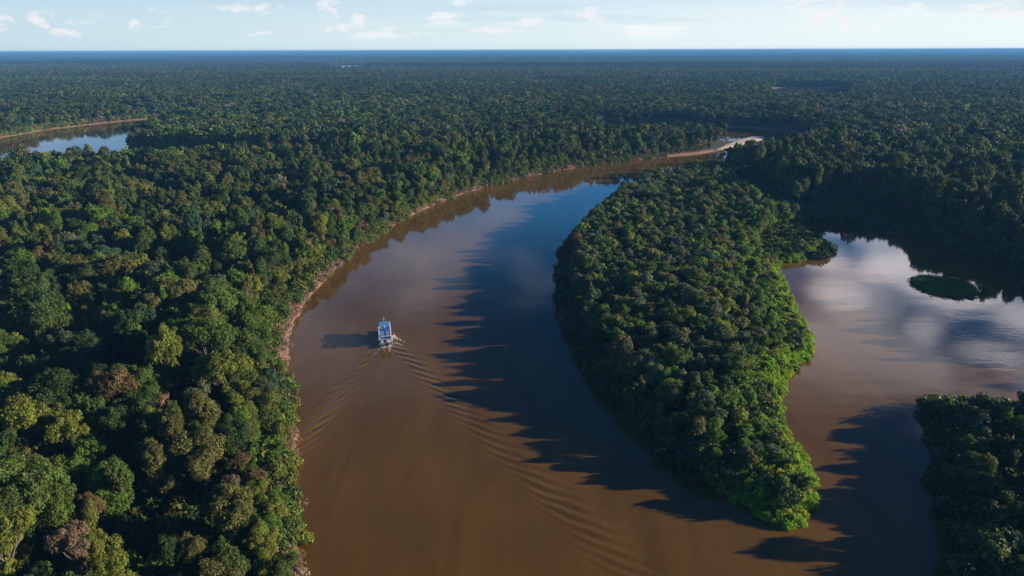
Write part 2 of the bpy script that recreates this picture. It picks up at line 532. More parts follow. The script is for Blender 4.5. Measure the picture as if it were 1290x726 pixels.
def leaf_cloud(L, n, size, r, jit=0.6):
    """leaf sprays spread over the lobes: verts, quads, tint per face"""
    C = np.array([l[0] for l in L])
    Rr = np.array([l[1] for l in L])
    wts = Rr ** 2 / (Rr ** 2).sum()
    li = r.choice(len(L), int(n * 1.7), p=wts)
    d = r.normal(size=(len(li), 3))
    d /= np.linalg.norm(d, axis=1)[:, None]
    keep = (d[:, 2] > -0.45) | (r.random(len(li)) < 0.3)
    li, d = li[keep], d[keep]
    bump = 1 + 0.16 * np.sin(d[:, 0] * 7 + li * 1.7) * np.sin(d[:, 1] * 7 + li) + 0.10 * np.sin(d[:, 2] * 9 + li * 2.3)
    P = C[li] + d * (Rr[li] * bump * (1.04 - 0.42 * r.random(len(li)) ** 2.2))[:, None] * np.array([1, 1, .86])
    dist = np.linalg.norm(P[:, None] - C[None], axis=2) / Rr[None]
    dist[np.arange(len(li)), li] = 9
    ok = dist.min(1) > 0.62
    P, d, li = P[ok][:n], d[ok][:n], li[ok][:n]
    N = d + jit * r.normal(size=d.shape) + np.array([0, 0, .25])
    N /= np.linalg.norm(N, axis=1)[:, None]
    A = np.cross(N, r.normal(size=N.shape))
    A /= np.linalg.norm(A, axis=1)[:, None]
    B = np.cross(N, A)
    s = size * r.uniform(.55, 1.3, (len(P), 1))
    e = r.uniform(.55, 1.25, (len(P), 4, 1))
    q = np.stack([A * s, B * s * .8, -A * s, -B * s * .8], 1) * e * 0.5
    q += N[:, None] * (s * r.normal(size=(len(P), 4)) * .10)[:, :, None]
    V = (P[:, None] + q).reshape(-1, 3)
    F = np.arange(len(V)).reshape(-1, 4)
    lt = r.uniform(.72, 1.3, len(L))
    T = lt[li] * r.uniform(.78, 1.22, len(li))
    return V, F, T


def tube(pts, rad, k=6):
    pts = np.asarray(pts, float)
    V, F = [], []
    for i, p in enumerate(pts):
        t = pts[min(i + 1, len(pts) - 1)] - pts[max(i - 1, 0)]
        t /= np.linalg.norm(t) + 1e-9
        a = np.cross(t, (0.31, 0.87, 0.13) if abs(t[1]) < .9 else (1, 0, 0))
        a /= np.linalg.norm(a)
        b = np.cross(t, a)
        for j in range(k):
            q = 2 * math.pi * j / k
            V.append(p + (a * math.cos(q) + b * math.sin(q)) * rad[i])
    for i in range(len(pts) - 1):
        for j in range(k):
            j2 = (j + 1) % k
            F.append((i * k + j, i * k + j2, (i + 1) * k + j2, (i + 1) * k + j))
    return np.array(V), np.array(F)


def trunk_geo(L, r, limbs=7, k=6, shape='round'):
    """tapered, slightly bent trunk with limbs running into the lobes"""
    fork = sorted(l[0][2] for l in L)[len(L) // 6] * .8 if shape != 'bushy' else 2.0
    fork = max(fork, 1.5)
    b = r.uniform(-.5, .5, 2)
    pts = [(0, 0, -1.0), (b[0] * .3, b[1] * .3, fork * .4), (b[0], b[1], fork), (b[0] * .6, b[1] * .6, 10.5)]
    parts = [tube(pts, [.32, .24, .19, .08], k)]
    for c, q in sorted(L, key=lambda l: -l[1])[:limbs]:
        s = np.array([b[0], b[1], fork + r.uniform(0, 1.5)])
        mid = s * .45 + c * .55 + np.array([0, 0, -.5])
        parts.append(tube([s, mid, c], [.17, .11, .05], 4 if k > 4 else 3))
    return join_geo(parts)


def join_geo(parts):
    V, F, o = [], [], 0
    for v, f in parts:
        V.append(v)
        F.append(f + o)
        o += len(v)
    return np.concatenate(V), np.concatenate(F)


# foliage and bark
def foliage_mat(name, source, thin=0.26):
    m, g = new_mat(name)
    if source == 'object':
        col = g.n('ShaderNodeObjectInfo').outputs['Color']
    else:
        col = g.n('ShaderNodeAttribute', _attribute_name='col', _attribute_type='INSTANCER').outputs['Color']
    tint = g.n('ShaderNodeAttribute', _attribute_name='tint', _attribute_type='GEOMETRY').outputs['Fac']
    hs = g.n('ShaderNodeHueSaturation', Hue=g.m('ADD', 0.485, g.m('MULTIPLY', tint, 0.015)), Saturation=1.0, Value=tint, Color=col)
    bs = g.n('ShaderNodeBsdfPrincipled', Base__Color=hs, Roughness=0.6)
    bs.inputs['Specular IOR Level'].default_value = 0.22
    tr = g.n('ShaderNodeBsdfTranslucent', Color=hs)
    mx = g.n('ShaderNodeMixShader', i0=thin)
    g.t.links.new(bs.outputs[0], mx.inputs[1])
    g.t.links.new(tr.outputs[0], mx.inputs[2])
    g.n('ShaderNodeOutputMaterial', Surface=mx)
    return m


m_leaf = foliage_mat("leaves", 'object')
m_leaf_far = foliage_mat("forest_leaves", 'instancer')
m_lush = foliage_mat("lush_growth_leaves", 'instancer', 0.45)
m_bark, g = new_mat("bark")
geo = g.n('ShaderNodeTexCoord')
gn = g.n('ShaderNodeTexNoise', Vector=geo.outputs['Object'], Scale=1.6, Detail=4.0)
gp = g.n('ShaderNodeBsdfPrincipled', Base__Color=g.mix(gn.outputs[0], (0.05, 0.042, 0.034, 1), (0.17, 0.145, 0.12, 1)), Roughness=0.9)
g.n('ShaderNodeOutputMaterial', Surface=gp)

PALETTE = {
    'dark green': (0.038, 0.074, 0.017),
    'mid green': (0.072, 0.114, 0.020),
    'bright green': (0.096, 0.174, 0.020),
    'yellow-green': (0.144, 0.174, 0.024),
    'olive': (0.113, 0.118, 0.030),
    'grey-green': (0.089, 0.113, 0.055),
    'blue-green': (0.040, 0.091, 0.042),
    'bronze': (0.138, 0.102, 0.038),
    'pale tan': (0.20, 0.145, 0.09),
    'pink-brown': (0.34, 0.19, 0.155),
    'rust-orange': (0.24, 0.10, 0.030),
    'pale grey': (0.21, 0.18, 0.155),
}
PNAMES = list(PALETTE)

# ------------------------------------------------------------------ where trees stand
def scatter(x0, x1, y0, y1, s, jit=0.36):
    ny = int((y1 - y0) / (s * .866)) + 1
    nx = int((x1 - x0) / s) + 1
    j, i = np.meshgrid(np.arange(ny), np.arange(nx), indexing='ij')
    x = x0 + (i + (j % 2) * .5) * s + rng.normal(0, jit * s * .8, i.shape)
    y = y0 + j * s * .866 + rng.normal(0, jit * s * .8, i.shape)
    x, y = x.ravel(), y.ravel()
    k = (np.abs(x) < 0.84 * y + 75) | ((x > 0) & (x < 0.8 * y + 170) & (y > 60))
    return x[k], y[k]


T = {k: [] for k in ('x', 'y', 'h', 'r', 'shape', 'reg')}


def put(x, y, h, r, shape, reg):
    for k, v in zip(('x', 'y', 'h', 'r', 'shape', 'reg'), (x, y, h, r, shape, np.full(len(x), reg))):
        T[k].append(np.asarray(v))


def pick(n, w_):
    w_ = np.array(w_, float)
    return rng.choice(len(SHAPES), n, p=w_ / w_.sum())


# region codes: 0 forest left of the river, 1 left bank front, 2 wooded point, 3 lower right bank, 4 right shore, 5 beyond
x, y = scatter(-420, 760, 40, 720, 6.3)
d = land_distance(x, y)
pen = sdf(PENINSULA, x, y)
sw = sdf(SWAMP, x, y)
lr = sdf(ISLE_R, x, y)
sp = sdf(SPIT, x, y)
snd = sdf(SAND_TIP, x, y)
left = (x < -20) & (y < 520) | (x < 60) & (y >= 430) & (y < 700)
gap = fbm(x / 24 + 9, y / 24 + 2, 2)
clump = fbm(x / 55 + 31, y / 55 + 11, 3)
mar = sdf(MARSH, x, y)
base = (mar < 0) & (d > 2.5) & (pen < -1) & (lr < -1) & (sw < 0) & (sp < 0) & (snd < -3)
k = base & (d > 11) & ((gap > 0.37) | (rng.random(len(x)) < .28))
h = 12 + 9 * clump[k] + rng.normal(0, 3.0, k.sum())
h = np.clip(h, 7, 30)
h = np.where(rng.random(k.sum()) < 0.08, h + 5, h)
rr = np.clip(0.212 * h * rng.uniform(.65, 1.35, k.sum()), 2.0, 6.2)
put(x[k], y[k], h, rr, pick(k.sum(), [3, 2, 1.2, 3, 2.4, 1.8, 1.6, 1]), np.where(left[k], 0, 4)) if False else None
reg = np.where(left, 0, 4)[k]
for rv in (0, 4):
    q = reg == rv
    hh = h[q] + (3.0 if rv == 4 else 0)
    put(x[k][q], y[k][q], hh, rr[q], pick(q.sum(), [4, .7, 1.2, 4, 1.7, .7, 1.6, 2.4]), rv)
# bank front, smaller and denser
x, y = scatter(-420, 760, 40, 720, 5.2)
d = land_distance(x, y)
k = (d > 1.8) & (d < 12) & (sdf(PENINSULA, x, y) < -1) & (sdf(ISLE_R, x, y) < -1) & (sdf(SWAMP, x, y) < 0) & (sdf(SPIT, x, y) < 0) & (sdf(SAND_TIP, x, y) < -2)
k &= (rng.random(len(x)) < 0.86) & (sdf(MARSH, x, y) < 0)
pxq, pyq, _ = proj(x, y, 0 * x)
k &= ~((x < 0) & (pyq > 325) & (pyq < 475) & (d < 5.5))
h = 4.2 + 0.75 * d[k] + rng.normal(0, 1.5, k.sum())
put(x[k], y[k], np.clip(h, 3, 16), np.clip(.30 * h, 1.7, 4.2), pick(k.sum(), [2, .3, 1.2, 2, .4, .8, 1, 8]), 1)
# wooded point
x, y = scatter(-40, 330, 110, 640, 5.0)
d = np.minimum(land_distance(x, y), sdf(PENINSULA, x, y))
sp = sdf(SPIT, x, y)
px_, py_, _ = proj(x, y, np.full(x.shape, 5.0))
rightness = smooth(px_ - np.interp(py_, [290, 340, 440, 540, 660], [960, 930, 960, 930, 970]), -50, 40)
k = (d > 2.4 + 7.0 * rightness * smooth(y, 125, 160)) & (sp < 0) & (sdf(SWAMP, x, y) < 2)
tipf = smooth(-y, -190, -130)
h = (11.2 + 4 * (fbm(x / 30, y / 30) - .5) + rng.normal(0, 1.3, len(x))) * (1 - .42 * tipf) * (0.55 + .45 * smooth(d, 1, 8))
h *= 1 - 0.45 * rightness * smooth(y, 120, 170) * smooth(-y, -360, -300)
h = np.clip(h, 2.6, 17)
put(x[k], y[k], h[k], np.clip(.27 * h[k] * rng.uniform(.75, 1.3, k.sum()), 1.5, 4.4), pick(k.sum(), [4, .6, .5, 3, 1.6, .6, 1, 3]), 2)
PEN_RIGHTNESS = (x[k], y[k], rightness[k])
# lower right bank
x, y = scatter(60, 260, 40, 200, 6.6)
d = sdf(ISLE_R, x, y)
k = d > 1.5
h = (7.0 + rng.normal(0, 1.2, k.sum()) + 4.0 * (rng.random(k.sum()) < .10)) * (0.6 + .4 * smooth(d[k], 1, 9))
put(x[k], y[k], h, np.clip(.31 * h, 1.8, 5), pick(k.sum(), [3, 2, .5, 3, 3, .6, 1, 2]), 3)
# farther forest
x, y = scatter(-2300, 2400, 720, 2500, 9.6)
d = land_distance(x, y)
k = (d > 5) & (sdf(SAND_TIP, x, y) < -3) & (fbm(x / 40 + 3, y / 40, 2) > .22)
xf, yf = x[k], y[k]
h = 13 + 8 * fbm(xf / 80, yf / 80, 3) + rng.normal(0, 2.4, k.sum())
put(xf, yf, h, np.clip(.29 * h * rng.uniform(.75, 1.25, k.sum()), 2.6, 7.5), pick(k.sum(), [3, 2, 1.2, 3, 2.4, 1.8, 1.6, 1]), 5)

for k_ in T:
    T[k_] = np.concatenate(T[k_])
NT_ = len(T['x'])
TZ = ground_z(T['x'], T['y']) - 0.15
TD = land_distance(T['x'], T['y'])

# colours by region
cw = {0: [5, 8, 3, 2.6, 4.5, 1.2, .5, .4, .05, 0, 0, .06], 1: [1, 4, 4, 6, 3, .5, .4, .8, .4, 0, 0, .1], 2: [3, 5, 2, 2.2, 5, 5, 1.5, .5, .15, 0, 0, .12],
      3: [5, 6, 3, 2.5, 3, 1, 1, .3, 0, 0, 0, 0], 4: [7, 7, 1.2, .7, 3, 2.5, 1, .3, .1, 0, 0, .1], 5: [7, 7, 1.5, .7, 4, 3, 2, .4, .12, 0, 0, .08]}
TC = np.zeros(NT_, int)
for rv, wv in cw.items():
    q = np.where(T['reg'] == rv)[0]
    wv = np.array(wv, float)
    TC[q] = rng.choice(len(PNAMES), len(q), p=wv / wv.sum())
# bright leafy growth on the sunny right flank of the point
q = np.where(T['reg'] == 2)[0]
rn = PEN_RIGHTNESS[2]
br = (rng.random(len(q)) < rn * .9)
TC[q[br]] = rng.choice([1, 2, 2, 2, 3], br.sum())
pxs, pys, pf = proj(T['x'], T['y'], TZ + T['h'] * .7)


def special(px, py, cname, shape=None, h=None, r=None):
    """gives the tree at this place of the photograph its unusual crown"""
    q = int(np.argmin((pxs - px) ** 2 + (pys - py) ** 2 + np.where((T['reg'] == 0) | (T['reg'] == 4) | (T['reg'] == 2), 0, 1e6)))
    TC[q] = PNAMES.index(cname)
    if shape:
        T['shape'][q] = SHAPES.index(shape)
    if h:
        T['h'][q] = h
    if r:
        T['r'][q] = r
    return q


SPECIAL = {
    special(134, 349, 'pink-brown', 'wide', 19, 6.2): 'pink-brown blossoming tree with a broad crown in the forest left of the river',
    special(66, 353, 'rust-orange', 'round', 18, 4.6): 'rust-orange round-crowned tree left of the pink-brown blossoming tree',
    special(93, 278, 'pink-brown', 'ragged', 18, 3.6): 'small ragged pink-brown tree far beyond the rust-orange tree',
    special(386, 268, 'pale grey', 'wide', 18, 5.2): 'pale grey leafless-looking broad tree on the far curve of the left bank',
    special(388, 295, 'pale tan', 'round', 14, 3.6): 'pale tan round tree just inside the curve of the left bank',
    special(205, 288, 'pale tan', 'wide', 18, 5.0): 'pale tan broad tree in the forest above the pink-brown blossoming tree',
    special(80, 695, 'pale tan', 'flat', 17, 4.0): 'pale tan flat-topped tree near the lower left corner',
    special(203, 490, 'pink-brown', 'round', 13, 2.4): 'small pink-brown round tree deep in the dark left forest',
    special(20, 362, 'bronze', 'wide', 17, 5.0): 'broad bronze tree left of the rust-orange tree',
    special(1034, 240, 'pale grey', 'round', 20, 4.5): 'pale grey round tree on the edge of the right shore forest',
}

# ------------------------------------------------------------------ the 300 trees that show largest
inframe = (pxs > -18) & (pxs < 1308) & (pys > 60) & (pys < 742) & (pf > 10)
score = np.where(inframe, T['r'] / pf, 0)
for q in SPECIAL:
    score[q] *= 3
order = np.argsort(-score)
IND = order[:300]
is_ind = np.zeros(NT_, bool)
is_ind[IND] = True

protos = {}
for si, s in enumerate(SHAPES):
    for v in range(2):
        r = np.random.default_rng(100 + si * 7 + v)
        L = lobes_of(s, r)
        V, F, tint = leaf_cloud(L, 14000 if s not in ('ragged', 'flat') else 9500, 0.42, r)
        crown_me = mesh_np("crown_" + s, V, F, [m_leaf], attrs={'tint': ('FLOAT', 'FACE', tint)})
        tv, tf = trunk_geo(L, r, 8, 7, s)
        trunk_me = mesh_np("trunk_" + s, tv, tf, [m_bark], shade=True)
        root = bpy.data.objects.new("rainforest_tree", None)
        root.empty_display_size = 2.0
        crown = bpy.data.objects.new("crown", crown_me)
        trunk = bpy.data.objects.new("trunk", trunk_me)
        protos[(si, v)] = (root, crown, trunk)

ROWS = ['at the water', 'front row', 'second row', 'third row', 'fourth row', 'fifth row', 'sixth row', 'seventh row', 'eighth row', 'ninth row',
        'tenth row', 'eleventh row', 'twelfth row', 'thirteenth row', 'fourteenth row', 'fifteenth row', 'sixteenth row', 'seventeenth row', 'eighteenth row',
        'nineteenth row', 'twentieth row']
LEVELS = [(690, 'by the bottom edge'), (640, 'near the bottom edge'), (590, 'level with the point'), (545, 'level with mid wake'),
          (495, "level with the wake's start"), (450, 'just short of the boat'), (405, 'level with the boat'), (365, 'just past the boat'),
          (325, 'where the bank curves'), (0, 'on the far curve')]


def level(py):
    for lim, t_ in LEVELS:
        if py >= lim:
            return t_


LEVELS_POINT = {a[1]: b for a, b in zip(LEVELS, ['at its very tip', 'by its tip', 'near its tip', 'where it narrows', 'just short of the boat',
                                                 'near the boat', 'level with the boat', 'past the boat', 'near the grassy spit', 'towards its far end'])}
used = set()


def label_for(q, cname):
    rv, px, py = T['reg'][q], pxs[q], pys[q]
    sw_ = SHAPE_WORD[SHAPES[T['shape'][q]]]
    n = int(round(TD[q] / 7.0))
    if rv in (0, 1):
        if rv == 1 or n == 0:
            where = "at the left bank's water edge" if TD[q] < 5 else "behind the left bank's edge"
        else:
            where = 'in ' + (ROWS[n] if n < len(ROWS) else 'the far rows') + ' behind the left bank'
        return f"{cname} {sw_} tree {where}, {level(py)}"
    if rv == 2:
        mid = np.interp(py, [215, 340, 440, 540, 660], [850, 840, 870, 900, 985])
        f = (px - mid) / np.interp(py, [215, 340, 440, 540, 660], [90, 130, 145, 85, 30])
        where = 'on the left shore of' if f < -.6 else 'left of middle on' if f < -.15 else 'midway across' if f < .2 else 'right of middle on' if f < .62 else 'on the right shore of'
        return f"{cname} {sw_} tree {where} the wooded point, {LEVELS_POINT[level(py)]}".replace('near the grassy spit', 'near the spit')
    if rv == 3:
        return f"{cname} {sw_} tree on the lower right bank, {'at the water' if TD[q] < 6 else 'inland'}, {level(py)}"
    return f"{cname} {sw_} tree {'fronting' if TD[q] < 14 else 'inside'} the right shore forest, {level(py)}"


used_proto = set()
for q in IND:
    q = int(q)
    si = int(T['shape'][q])
    v = int(rng.integers(2))
    if q in SPECIAL:
        lab = SPECIAL[q]
    else:
        tries = [TC[q]] + list(rng.permutation(6))
        lab = None
        for c in tries:
            lab = label_for(q, PNAMES[c])
            if lab not in used:
                TC[q] = c
                break
        else:
            for s2 in rng.permutation(len(SHAPES)):
                T['shape'][q] = s2
                lab = label_for(q, PNAMES[TC[q]])
                if lab not in used:
                    break
            si = int(T['shape'][q])
    used.add(lab)
    p = protos[(si, v)]
    o = [a.copy() for a in p]
    for a in o:
        COL.objects.link(a)
    o[1].parent = o[0]
    o[2].parent = o[0]
    o[0].location = (T['x'][q], T['y'][q], TZ[q])
    o[0].rotation_euler = (rng.normal(0, .03), rng.normal(0, .03), rng.uniform(0, 6.28))
    sc = T['r'][q] / (5.0 if SHAPES[si] != 'tall' else 3.6)
    o[0].scale = (sc * rng.uniform(.92, 1.08), sc * rng.uniform(.92, 1.08), T['h'][q] / 15.5)
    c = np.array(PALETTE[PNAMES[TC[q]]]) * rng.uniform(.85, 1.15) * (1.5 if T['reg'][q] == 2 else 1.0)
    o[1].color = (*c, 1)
    tag(o[0], lab, 'tree', 'rainforest trees near the river')
for p in protos.values():
    for a in p:
        bpy.data.objects.remove(a)

# ------------------------------------------------------------------ masses nobody could count: instanced inside one object each
def mass(name, variants, pts, label=None, mats=None):
    """variants: [(V, F, tint, matidx)] kept in the object's own mesh; pts: dict with co, idx, rot, scl, col"""
    V, F, tn, mi, vid, o = [], [], [], [], [], 0
    for i, (v, f, t_, m_) in enumerate(variants):
        V.append(v)
        F.append(f + o)
        tn.append(t_)
        mi.append(m_)
        vid.append(np.full(len(f), i))
        o += len(v)
    nv, npt = o, len(pts['co'])
    V = np.concatenate(V + [pts['co']])
    F, tn, mi, vid = map(np.concatenate, (F, tn, mi, vid))

    def pad(a, w_):
        return np.concatenate([np.zeros((nv, w_) if w_ > 1 else nv), a])
    col4 = np.column_stack([pts['col'], np.ones(npt)])
    me = mesh_np(name, V, F, mats or [m_leaf_far, m_bark], mi, attrs={
        'tint': ('FLOAT', 'FACE', tn), 'vid': ('INT', 'FACE', vid), 'ispt': ('FLOAT', 'POINT', np.concatenate([np.zeros(nv), np.ones(npt)])),
        'pick': ('INT', 'POINT', pad(pts['idx'], 1)), 'rot': ('FLOAT_VECTOR', 'POINT', pad(pts['rot'], 3)),
        'scl': ('FLOAT_VECTOR', 'POINT', pad(pts['scl'], 3)), 'col': ('FLOAT_COLOR', 'POINT', pad(col4, 4))})
    ob = link(name, me)
    tag(ob, label=label, kind='stuff')
    ng = bpy.data.node_groups.new(name + "_spread", 'GeometryNodeTree')
    ng.interface.new_socket('Geometry', in_out='INPUT', socket_type='NodeSocketGeometry')
    ng.interface.new_socket('Geometry', in_out='OUTPUT', socket_type='NodeSocketGeometry')
    N, K = ng.nodes, ng.links
    gi, go = N.new('NodeGroupInput'), N.new('NodeGroupOutput')

    def attr(nm, ty):
        a = N.new('GeometryNodeInputNamedAttribute')
        a.data_type = ty
        a.inputs[0].default_value = nm
        return a.outputs[0]
    se = N.new('GeometryNodeSeparateGeometry')
    se.domain = 'POINT'
    K.new(gi.outputs[0], se.inputs[0])
    K.new(attr('ispt', 'FLOAT'), se.inputs[1])
    spl = N.new('GeometryNodeSplitToInstances')
    spl.domain = 'FACE'
    K.new(se.outputs[1], spl.inputs[0])
    K.new(attr('vid', 'INT'), spl.inputs['Group ID'])
    m2p = N.new('GeometryNodeMeshToPoints')
    K.new(se.outputs[0], m2p.inputs[0])
    iop = N.new('GeometryNodeInstanceOnPoints')
    K.new(m2p.outputs[0], iop.inputs['Points'])
    K.new(spl.outputs[0], iop.inputs['Instance'])
    iop.inputs['Pick Instance'].default_value = True
    K.new(attr('pick', 'INT'), iop.inputs['Instance Index'])
    e2r = N.new('FunctionNodeEulerToRotation')
    K.new(attr('rot', 'FLOAT_VECTOR'), e2r.inputs[0])
    K.new(e2r.outputs[0], iop.inputs['Rotation'])
    K.new(attr('scl', 'FLOAT_VECTOR'), iop.inputs['Scale'])
    K.new(iop.outputs[0], go.inputs[0])
    md = ob.modifiers.new("spread", 'NODES')
    md.node_group = ng
    return ob


def variant(shape, seed, n, size, trunk=True, jit=.6):
    r = np.random.default_rng(seed)
    L = lobes_of(shape, r)
    V, F, t_ = leaf_cloud(L, n, size, r, jit)
    mi = np.zeros(len(F), int)
    if trunk:
        tv, tf = trunk_geo(L, r, 3, 4, shape)
        F = np.concatenate([F, tf + len(V)])
        V = np.concatenate([V, tv])
        t_ = np.concatenate([t_, np.ones(len(tf))])
        mi = np.concatenate([mi, np.ones(len(tf), int)])
    return V, F, t_, mi


variants = []
for s in SHAPES:                        # 0..15 mid distance
    for v in range(2):
        variants.append(variant(s, 300 + len(variants), 3200 if s not in ('ragged', 'flat') else 2200, .78))
for s in SHAPES:                        # 16..23 far
    variants.append(variant(s, 300 + len(variants), 330, 1.9, True))
PATCH = 90.0
for v in range(5):                      # 24..28 whole patches of far canopy
    r = np.random.default_rng(500 + v)
    g_ = np.stack(np.meshgrid(np.arange(9), np.arange(9)), -1).reshape(-1, 2) * 10.0 - 40 + r.normal(0, 2.4, (81, 2))
    Vs, Fs, ts, o = [], [], [], 0
    for a in g_:
        hh = r.uniform(11, 21) if r.random() > .1 else r.uniform(21, 27)
        L = [(np.array([a[0] + r.normal(0, 1.6), a[1] + r.normal(0, 1.6), hh - r.uniform(1, 5)]), r.uniform(2.2, 4.0)) for _ in range(4)]
        V, F, t_ = leaf_cloud(L, 54, 3.0, r, .5)
        Vs.append(V)
        Fs.append(F + o)
        ts.append(t_ * r.uniform(.65, 1.35))
        o += len(V)
    F = np.concatenate(Fs)
    variants.append((np.concatenate(Vs), F, np.concatenate(ts), np.zeros(len(F), int)))

rest = np.where(~is_ind)[0]
dist = np.hypot(T['x'][rest], T['y'][rest])
si = T['shape'][rest]
idx = np.where(dist < 640, si * 2 + rng.integers(0, 2, len(rest)), 16 + si)
sc = T['r'][rest] / np.where(si == SHAPES.index('tall'), 3.6, 5.0)
pal = np.array([PALETTE[n_] for n_ in PNAMES])
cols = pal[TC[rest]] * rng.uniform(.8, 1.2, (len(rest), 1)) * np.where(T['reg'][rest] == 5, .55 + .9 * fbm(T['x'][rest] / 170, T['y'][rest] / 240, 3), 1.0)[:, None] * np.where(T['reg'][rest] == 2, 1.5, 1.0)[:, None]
P_co = [np.column_stack([T['x'][rest], T['y'][rest], TZ[rest]])]
P_idx = [idx]
P_rot = [np.column_stack([rng.normal(0, .03, len(rest)), rng.normal(0, .03, len(rest)), rng.uniform(0, 6.28, len(rest))])]
P_scl = [np.column_stack([sc, sc, T['h'][rest] / 15.5])]
P_col = [cols]


def patches(y0, y1, mul):
    s = PATCH * mul
    j = np.arange(y0 + s / 2, y1, s)
    xs_, ys_ = [], []
    for yy in j:
        hw = .84 * yy + 200
        a = np.arange(-math.ceil(hw / s), math.ceil(hw / s) + 1) * s
        xs_.append(a)
        ys_.append(np.full(len(a), yy))
    x_, y_ = np.concatenate(xs_), np.concatenate(ys_)
    k_ = (land_distance(x_, y_) > s * .5) & (sdf(SAND_FAR, x_, y_) < -s * .35)
    x_, y_ = x_[k_], y_[k_]
    n_ = len(x_)
    P_co.append(np.column_stack([x_, y_, np.maximum(ground_z(x_, y_), 1.0)]))
    P_idx.append(24 + rng.integers(0, 5, n_))
    P_rot.append(np.column_stack([np.zeros(n_), np.zeros(n_), rng.integers(0, 4, n_) * math.pi / 2]))
    P_scl.append(np.column_stack([np.full(n_, mul), np.full(n_, mul), .8 + .5 * fbm(x_ / 900, y_ / 900, 3)]))
    b = np.array([0.055, 0.068, 0.032])
    big = smooth(fbm(x_ / 3000 + 4, y_ / 1300, 4), .25, .75)[:, None]
    P_col.append(b * (.35 + 1.3 * big) * rng.uniform(.9, 1.1, (n_, 1)))


patches(2500, 7000, 1.0)
patches(7000, 30000, 2.2)
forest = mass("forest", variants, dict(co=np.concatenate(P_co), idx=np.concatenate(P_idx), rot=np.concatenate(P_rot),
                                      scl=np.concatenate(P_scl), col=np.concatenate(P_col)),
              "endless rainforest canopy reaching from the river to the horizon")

# ---- low growth along the water
def bush_variant(seed, n=520, size=.42, tall=1.0):
    r = np.random.default_rng(seed)
    L = []
    for i in range(7):
        a, q = r.uniform(0, 6.28), r.uniform(0, 1.1)
        L.append((np.array([q * math.cos(a), q * math.sin(a), r.uniform(.2, 1.2) * tall]), r.uniform(.5, .9)))
    V, F, t_ = leaf_cloud(L, n, size, r, .7)
    return V, F, t_, np.zeros(len(F), int)


def twig_variant(seed):
    """dead, leafless brush: many thin bent twigs"""
    r = np.random.default_rng(seed)
    parts = []
    for i in range(60):
        a = r.uniform(0, 6.28)
        l = r.uniform(.8, 1.7)
        b = np.array([r.normal(0, .5), r.normal(0, .5), 0])
        e = b + np.array([math.cos(a) * .7, math.sin(a) * .7, 1.0]) * l * r.uniform(.6, 1)
        parts.append(tube([b, (b + e) / 2 + r.normal(0, .12, 3), e], [.05, .04, .015], 3))
    V, F = join_geo(parts)
    L = [(np.array([r.normal(0, .6), r.normal(0, .6), .7]), .7) for _ in range(4)]
    V2, F2, t2 = leaf_cloud(L, 90, .35, r, .9)
    t_ = np.concatenate([np.full(len(F), 1.1), t2])
    F = np.concatenate([F, F2 + len(V)])
    return np.concatenate([V, V2]), F, t_, np.zeros(len(F), int)


def spread(name, variants, x_, y_, size, cols_, zoff=-.15, label=None, zs=1.0, mats=None, vary=.35):
    n_ = len(x_)
    s = size * rng.uniform(1 - vary, 1 + vary, n_)
    z_ = ground_z(x_, y_)
    z_ = np.where(z_ < 0, 0, z_) + zoff
    return mass(name, variants, dict(co=np.column_stack([x_, y_, z_]), idx=rng.integers(0, len(variants), n_),
                                     rot=np.column_stack([rng.normal(0, .12, n_), rng.normal(0, .12, n_), rng.uniform(0, 6.28, n_)]),
                                     scl=np.column_stack([s, s, s * zs * rng.uniform(.8, 1.25, n_)]), col=cols_), label, mats)


bushes = [bush_variant(900 + i) for i in range(5)]
twigs = [twig_variant(950 + i) for i in range(4)]


def pickcol(n_, names):
    return pal[rng.choice([PNAMES.index(a) for a in names], n_)] * rng.uniform(.8, 1.25, (n_, 1))


# sunny reed and vine belt on the right flank and tip of the point, and the spit
x, y = scatter(-30, 330, 110, 420, 1.75, .5)
d = np.minimum(land_distance(x, y), sdf(PENINSULA, x, y))
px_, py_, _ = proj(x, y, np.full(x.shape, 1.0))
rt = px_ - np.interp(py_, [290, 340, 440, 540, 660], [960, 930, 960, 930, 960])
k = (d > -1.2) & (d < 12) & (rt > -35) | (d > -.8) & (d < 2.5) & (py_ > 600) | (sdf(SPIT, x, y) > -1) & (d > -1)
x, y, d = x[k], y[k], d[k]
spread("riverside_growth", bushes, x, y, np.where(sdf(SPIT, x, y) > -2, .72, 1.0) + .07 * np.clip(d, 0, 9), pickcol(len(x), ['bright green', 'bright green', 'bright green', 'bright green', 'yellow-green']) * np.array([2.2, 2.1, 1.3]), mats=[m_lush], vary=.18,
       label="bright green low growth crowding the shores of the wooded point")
# dark shaded growth: swamp, right shore, lower right bank
x, y = scatter(-20, 420, 50, 480, 2.3, .5)
d = land_distance(x, y)
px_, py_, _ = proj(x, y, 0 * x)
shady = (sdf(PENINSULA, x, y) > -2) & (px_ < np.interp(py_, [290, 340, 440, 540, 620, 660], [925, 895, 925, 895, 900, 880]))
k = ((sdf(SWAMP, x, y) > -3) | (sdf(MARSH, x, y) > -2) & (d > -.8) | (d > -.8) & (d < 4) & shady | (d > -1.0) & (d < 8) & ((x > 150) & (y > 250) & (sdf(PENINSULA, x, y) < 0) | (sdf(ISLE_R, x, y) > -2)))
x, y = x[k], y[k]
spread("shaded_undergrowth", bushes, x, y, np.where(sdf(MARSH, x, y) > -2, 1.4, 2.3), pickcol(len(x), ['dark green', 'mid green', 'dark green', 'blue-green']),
       label="dark undergrowth lining the lagoon and the right banks")
